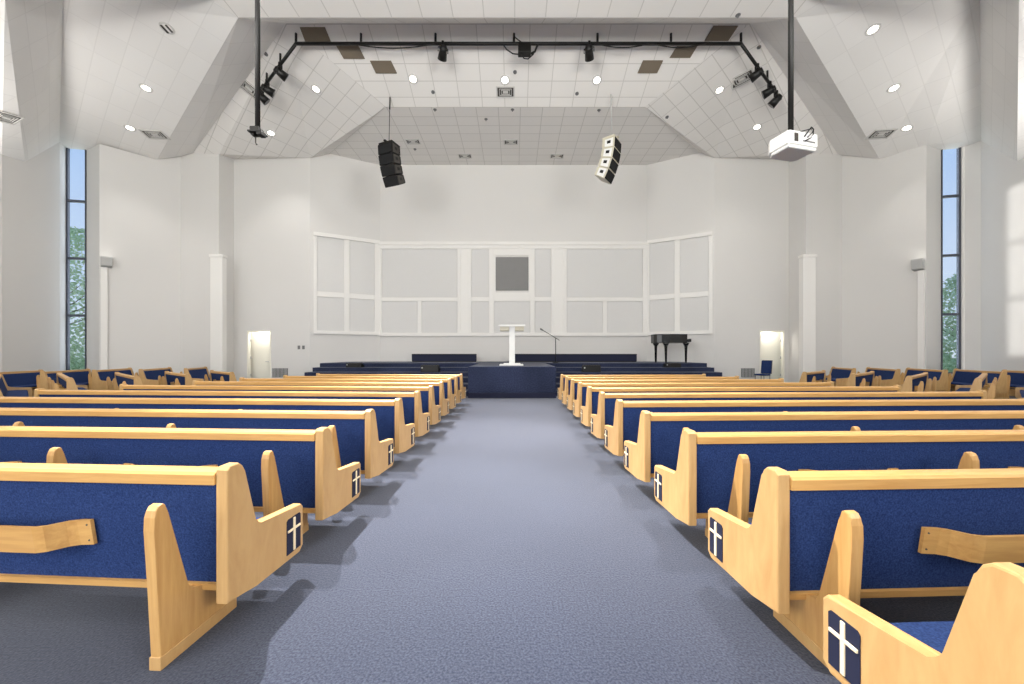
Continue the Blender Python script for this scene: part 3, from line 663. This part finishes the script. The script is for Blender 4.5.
line_array(390.2, 97.5, 389, 145.5, R(-22), False, 'black hanging line array speaker left of the aisle')
line_array(609.4, 96, 612, 141, R(54), True, 'hanging line array speaker with pale cabinet sides right of the aisle')
# ---------------------------------------------------------------- pews
PROF = [(0,.215),(0,.885),(.02,.903),(.075,.903),(.098,.885),(.112,.85),(.188,.56),(.20,.53),(.225,.512),(.585,.482),(.605,.46),(.605,.205),(.57,.172),(.19,.186)]
TH = .064
def _end(): return MB().prism(PROF, 'x', -TH/2, TH/2, .009).mesh('end_panel', M['oak_y'])
END = _end()
INLAY = MB().prism([(.44,.215),(.572,.215),(.572,.425),(.562,.435),(.452,.435),(.44,.423)], 'x', -.003, .003).mesh('emblem_inlay', M['navy'])
CROSS = MB().box(-.006,.006,.497,.515,.222,.428,.002).box(-.0065,.0065,.446,.566,.352,.366,.002).mesh('cross', M['cross'])
SUP = [(-.15,.06),(-.18,.66),(-.178,.72),(-.172,.75),(-.16,.768),(-.14,.773),(-.128,.765),(-.115,.72),(-.02,.32),(0,.275),(.06,.262),(.275,.262),(.28,.25),(.28,.06)]
SUP_ME = MB().prism(SUP, 'x', -.026, .026, .006).mesh('support', M['oak_z'])
PL_ME = MB().box(-.029,.029,-.154,.284,0,.062,.003).mesh('plinth', M['oak_y'])
def _rack():
    h0, h1 = .475, .61; m = MB(); L = .90
    prof = [(-.45,.0),(-.33,.0),(-.30,-.012),(-.24,-.07),(-.21,-.083),(.21,-.083),(.24,-.07),(.30,-.012),(.33,.0),(.45,.0)]
    prof = [(-.38,-.004),(-.315,-.012),(-.28,-.03),(-.23,-.085),(-.19,-.10),(.19,-.10),(.23,-.085),(.28,-.03),(.315,-.012),(.38,-.004)]
    def yb(z): return .012+(.815-z)/(.815-.265)*.07
    th = .016; rows = []
    for x, d in prof:
        rows.append([m.bm.verts.new((x, yb(h0)+d-.02, h0)), m.bm.verts.new((x, yb(h1)+d-.02, h1)), m.bm.verts.new((x, yb(h1)+d-.02+th, h1)), m.bm.verts.new((x, yb(h0)+d-.02+th, h0))])
    for a, b in zip(rows, rows[1:]):
        for i in range(4): m.bm.faces.new((a[i], a[(i+1)%4], b[(i+1)%4], b[i]))
    m.bm.faces.new(rows[0]); m.bm.faces.new(rows[-1][::-1])
    for x in (-.36, .36):
        for z in (h0+.025, h1-.025):
            m.tube([(x, yb(z)-.027, z), (x, yb(z)-.015, z)], .006, 8, 1)
    return m.mesh('book_rack', M['oak_x'], M['ventdark'])
RACK = _rack()
PEWS = []
def pew(corner, phi, L, aisle, lab, group, emblem=True, detail=True, s0=.19):
    """corner = outer rear floor corner of the aisle end; phi = rotation; aisle = +1 when the aisle end is local +x"""
    ax = Vector((math.cos(phi), math.sin(phi), 0)); c = Vector(corner)-ax*(aisle*L/2)
    t = thing('pew', lab, 'pew', c, phi, group); h = L/2
    for s in (-1, 1):
        e = link('end_panel', END, t, (s*(h-TH/2), 0, 0))
        if emblem and s == aisle:
            link('emblem_inlay', INLAY, e, (s*(TH/2+.001), 0, 0)); link('cross', CROSS, e, (s*(TH/2+.004), 0, 0))
    a = h-TH-.0005
    MB().prism([(.012,.815),(.082,.265),(.15,.265),(.19,.42),(.09,.815)], 'x', -a, a, .008).build('back_panel', M['blue'], t)
    MB().prism([(-.006,.812),(-.008,.862),(.004,.874),(.03,.880),(.075,.880),(.093,.872),(.097,.82),(.09,.812)], 'x', -a, a, .003).build('top_rail', M['oak_x'], t)
    MB().prism([(.064,.238),(.06,.272),(.15,.272),(.15,.238)], 'x', -a, a, .003).build('bottom_rail', M['oak_x'], t)
    MB().prism([(.18,.36),(.49,.35),(.525,.365),(.53,.40),(.505,.42),(.35,.43),(.18,.425)], 'x', -a, a, .012).build('seat_cushion', M['blue'], t)
    MB().box(-a, a, .14, .51, .32, .36, .004).build('seat_board', M['oak_x'], t)
    xs = [s0]
    while xs[-1]+1.65 < L-.5: xs.append(xs[-1]+1.65)
    xs.append(L-.19)
    for d in xs:
        sp = link('support', SUP_ME, t, (aisle*(h-d), 0, 0)); link('plinth', PL_ME, sp)
    if detail:
        for d0, d1 in zip(xs, xs[1:]):
            if d1-d0 > 1.4: link('book_rack', RACK, t, (aisle*(h-d0-.92), 0, 0))
    PEWS.append(t); return t
NTH = ['nearest', 'second', 'third', 'fourth', 'fifth', 'sixth', 'seventh', 'eighth', 'ninth', 'tenth', 'eleventh']
# left centre block: ten rows
ends_px = {4: 34, 5: 119, 6: 192, 7: 239, 8: 283, 9: 316}
xa = -1.437
for i in range(10):
    Y = 1.856+.927*i; phi = R(-3.4)
    if i in ends_px:
        t_ = (ends_px[i]-CX)/F; # rear left corner on the ray
        k = math.tan(R(3.4)); yl_ = (Y+k*abs(xa)*-1)/(1-k*abs(t_)) if False else (Y-k*abs(xa))/(1-k*abs(t_)); L = (abs(t_)*yl_-abs(xa))/math.cos(R(3.4))
    else: L = [9.2, 8.6, 8.0, 7.4][i]
    lab = ('oak and blue pew left of the aisle, %s row from the camera' % ('nearest' if i == 0 else NTH[i])) if i < 9 else 'oak and blue pew left of the aisle, frontmost row by the stage'
    pew((xa, Y, 0), phi, L, 1, lab, 'pews left of the centre aisle', s0=[.22,.32][i>0])
ends_px = {5: 987, 6: 902, 7: 834, 8: 784, 9: 739.4, 10: 706}
xa = 1.272
for i in range(11):
    Y = .872+.912*i; phi = R(2.2); k = math.tan(phi)
    if i in ends_px:
        t_ = (ends_px[i]-CX)/F; yr_ = (Y-k*xa)/(1-k*t_); L = (t_*yr_-xa)/math.cos(phi)
    else: L = [9.4, 8.8, 8.2, 7.6, 7.0][i]
    lab = {0: 'oak and blue pew at the lower right corner, cut off by the frame', 10: 'oak and blue pew right of the aisle, frontmost row by the stage'}.get(i, 'oak and blue pew right of the aisle, %s row before the cut-off corner pew' % ('first' if i == 1 else NTH[i-1]))
    pew((xa+(.033 if i == 0 else 0), Y+(.063 if i == 0 else 0), 0), phi, L, -1, lab, 'pews right of the centre aisle', s0=[.22,.22,.31,.34][min(i,3)])
# angled side blocks
A_ = [((-8.6,11.2),2.0,'closest to the stage door'),((-9.1,10.25),2.5,'second from the stage door'),((-9.5,9.25),3.2,'third from the stage door'),((-10.4,8.6),4.0,'fourth from the stage door'),((-10.95,7.7),4.2,'farthest from the stage door')]
for (x, y), L, lab in A_: pew((x, y, 0), R(-36.9), L, 1, 'angled pew seen from behind on the left, '+lab, 'angled pews on the left', False)
A_R = [((8.85,11.2),2.0),((9.45,10.25),2.5),((9.95,9.25),3.2),((10.75,8.5),4.0),((11.5,7.7),4.2)]
for ((x, y), L), (_, _, lab) in zip(A_R, A_): pew((x, y, 0), R(36.9), L, -1, 'angled pew seen from behind on the right, '+lab, 'angled pews on the right', False)
B_ = [((-12.5,14.0),1.75,'closest to the white wall pillar'),((-13.5,13.3),2.0,'second from the white wall pillar'),((-14.5,12.7),2.0,'third from the white pillar'),((-15.0,11.7),2.0,'second from the left'),((-15.75,10.8),2.2,'at the left edge of the photograph')]
for (x, y), L, lab in B_: pew((x, y, 0), R(-70), L, 1, 'blue pew facing the hall by the left wall, '+lab, 'pews along the left wall', False)
BR_ = [((12.95,14.0),1.75,'closest to the white wall pillar'),((13.9,13.3),2.0,'second from the white wall pillar'),((14.9,12.7),2.0,'third from the white pillar'),((15.6,11.7),2.0,'just right of the window'),((16.35,10.8),2.2,'at the right edge of the photograph')]
for (x, y), L, lab in BR_: pew((x, y, 0), R(70), L, -1, 'blue pew facing the hall by the right wall, '+lab, 'pews along the right wall', False)
# ---------------------------------------------------------------- trees outside
def tree(x, y, h, rad, lab, z0, n):
    t = thing('tree', lab, 'tree', (x, y, -.25)); rnd = random.Random(int(x*7))
    m = MB(); m.tube([(0,0,0),(.1,0,h*.3),(0,.1,h*.6),(.1,.1,h*.92)], .2, 8, r2=.03)
    for k in range(16):
        a = rnd.uniform(0, 6.28); z = h*rnd.uniform(.25,.8); rr = rad*rnd.uniform(.5,.9); m.tube([(0,0,z),(rr*.5*math.cos(a),rr*.5*math.sin(a),z+.5),(rr*math.cos(a),rr*math.sin(a),z+1.3)], .05, 5, r2=.01)
    m.build('trunk', M['bark'], t)
    m = MB()
    for k in range(n):
        a = rnd.uniform(0, 6.28); f = rnd.random(); z = z0+(h-z0)*f; rr = rad*math.sin(math.pi*min(.97, .12+.8*f))**.7*math.sqrt(rnd.random())
        p = Vector((rr*math.cos(a), rr*math.sin(a), z)); u = Vector((rnd.gauss(0,1),rnd.gauss(0,1),rnd.gauss(0,1))).normalized(); v = u.cross(Vector((rnd.gauss(0,1),rnd.gauss(0,1),rnd.gauss(0,1)))).normalized()
        s = rnd.uniform(.09,.17); m.poly([p-u*s, p+v*s*.5, p+u*s, p-v*s*.5])
    f_ = m.build('foliage', M['leaf'], t)
tree(-29.6, 24, 10.0, 2.8, 'leafy green tree outside the left window', .5, 6000)
tree(30.2, 24, 7.0, 2.8, 'leafy green tree outside the right window', .3, 6000)
# ---------------------------------------------------------------- light
wd = D.worlds.new('sky'); SC.world = wd; wd.use_nodes = True; nt = wd.node_tree; bg = nt.nodes['Background']
tc = nt.nodes.new('ShaderNodeTexCoord'); sp = nt.nodes.new('ShaderNodeSeparateXYZ'); nt.links.new(tc.outputs['Generated'], sp.inputs[0])
rp = nt.nodes.new('ShaderNodeValToRGB'); rp.color_ramp.elements[0].position = 0; rp.color_ramp.elements[0].color = srgb(226, 236, 246)
rp.color_ramp.elements[1].position = .45; rp.color_ramp.elements[1].color = srgb(160, 196, 240)
nt.links.new(sp.outputs['Z'], rp.inputs['Fac']); nt.links.new(rp.outputs['Color'], bg.inputs['Color']); bg.inputs['Strength'].default_value = 1.25
def area(loc, rot, sx, sy, e, col=(1,1,1), spread=180):
    d = D.lights.new('area_light', 'AREA'); d.shape = 'RECTANGLE'; d.size = sx; d.size_y = sy; d.energy = e; d.color = col; d.spread = R(spread)
    o = D.objects.new('area_light', d); COL.objects.link(o); o.location = loc; o.rotation_euler = rot; return o
area((-7.2,-7.9,4.8), (R(90),0,0), 13.4, 8.2, 1380, (1,.985,.96)); area((7.2,-7.9,4.8), (R(90),0,0), 13.4, 8.2, 120, (1,.985,.96))  # unseen area lights added at the rear openings as fill, stronger on the left
for x in (-8.5, 8.5):
    w_ = area((x, -4.5, 5), (0,0,0), 4, 3, 480, (1,.98,.95), 120); w_.rotation_euler = (Vector((-x*1.65, 10.5, 9.6))-w_.location).to_track_quat('-Z', 'Y').to_euler()  # unseen cross-aimed lights added to brighten the ceiling folds
for g, sg in ((l, -1), (r, 1)):
    c = (g['P6']+g['P7'])/2; d_ = (g['P7']-g['P6']).xy; o_ = Vector((sg*abs(d_.y)+.001, abs(d_.x)*1.0, 0)).normalized()
    o_ = Vector((d_.y, -d_.x, 0)).normalized(); o_ = o_ if o_.dot(Vector((0,6,0))-Vector((c.x,c.y,0))) > 0 else -o_
    w_ = area((c.x-o_.x*.25, c.y-o_.y*.25, 5.5), (0,0,0), d_.length*.9, 9.2, 40, (.93,.97,1)); w_.rotation_euler = o_.to_track_quat('-Z', 'Y').to_euler()
for p in UPL: area(p, (R(180),0,0), .5, .2, .6, (1,.96,.9))
for (p, n, e) in SPOTS:
    d = D.lights.new('downlight', 'SPOT'); front = e > 1.1
    d.energy = 1500 if front else 500*e; d.spot_size = R(84 if front else 90); d.spot_blend = .7; d.shadow_soft_size = .12 if p.x < -1 else .4; d.color = (1,.97,.92)
    o = D.objects.new('downlight', d); COL.objects.link(o); o.location = p+n*.06
    aim = Vector((p.x*.35, 4.5, 0))-p if front else Vector((0,0,-1)); o.rotation_euler = aim.to_track_quat('-Z', 'Y').to_euler()
for x, y, tx, ty, e, srad in ((-4.9, 5.2, -1.0, 2.3, 16500, .05), (-4.9, 8.4, -1.0, 5.3, 16500, .05), (-4.9, 11.2, -1.0, 8.6, 16500, .05), (4.6, 5.2, 1.0, 4.3, 7500, .45), (4.6, 8.4, 1.3, 6.2, 7500, .45), (4.6, 11.2, 1.3, 9.2, 7500, .45)):
    d = D.lights.new('nave_downlight', 'SPOT'); d.energy = e; d.spot_size = R(34); d.spot_blend = .75; d.shadow_soft_size = srad; d.color = (1,.95,.87)
    o = D.objects.new('nave_downlight', d); COL.objects.link(o); o.location = (x, y, ceil_z(x, y)-.06); o.rotation_euler = (Vector((tx, ty, 0))-o.location).to_track_quat('-Z', 'Y').to_euler()
for x in (-16.5, 16.5):
    for y in (9.0, 2.0, -5.0): area((x, y, 5.2), (R(180),0,0), 1.2, .5, 260, (1,.97,.93), 130)  # added uplights near the side walls, without fixtures, to brighten the ceiling
for x in (-5.0, 5.0): area((x, -2.5, 5.5), (R(180-30),0,0), 6, 4, 1100, (1,.98,.94), 150)  # unseen upward lights added behind the camera to brighten the front ceiling
sd = D.lights.new('sun', 'SUN'); sd.energy = 2.4; sd.angle = R(.5); sd.color = (1,.98,.94)
so = D.objects.new('sun', sd); COL.objects.link(so)
dirv = Vector((r['P10'].x+.12-l['P10'].x, 13.02-3.0, 0)); dirv.z = -dirv.length*math.tan(R(4.6)); so.rotation_euler = dirv.to_track_quat('-Z', 'Y').to_euler()
# ---------------------------------------------------------------- camera
cd = D.cameras.new('camera'); cam = D.objects.new('camera', cd); COL.objects.link(cam); SC.camera = cam
cam.location = (0, 0, EYE); cam.rotation_euler = (R(90), 0, 0); cd.sensor_width = 36; cd.lens = 36*F/1024; cd.shift_x = (512-CX)/1024; cd.shift_y = (CY-342)/1024; cd.clip_start = .05
SC.view_settings.view_transform = 'Standard'; SC.view_settings.look = 'None'; SC.view_settings.gamma = 1; SC.view_settings.exposure = -.22; SC.view_settings.use_curve_mapping = False
SC.cycles.max_bounces = 10; SC.cycles.diffuse_bounces = 6; SC.cycles.use_denoising = True; SC.cycles.sample_clamp_indirect = 6
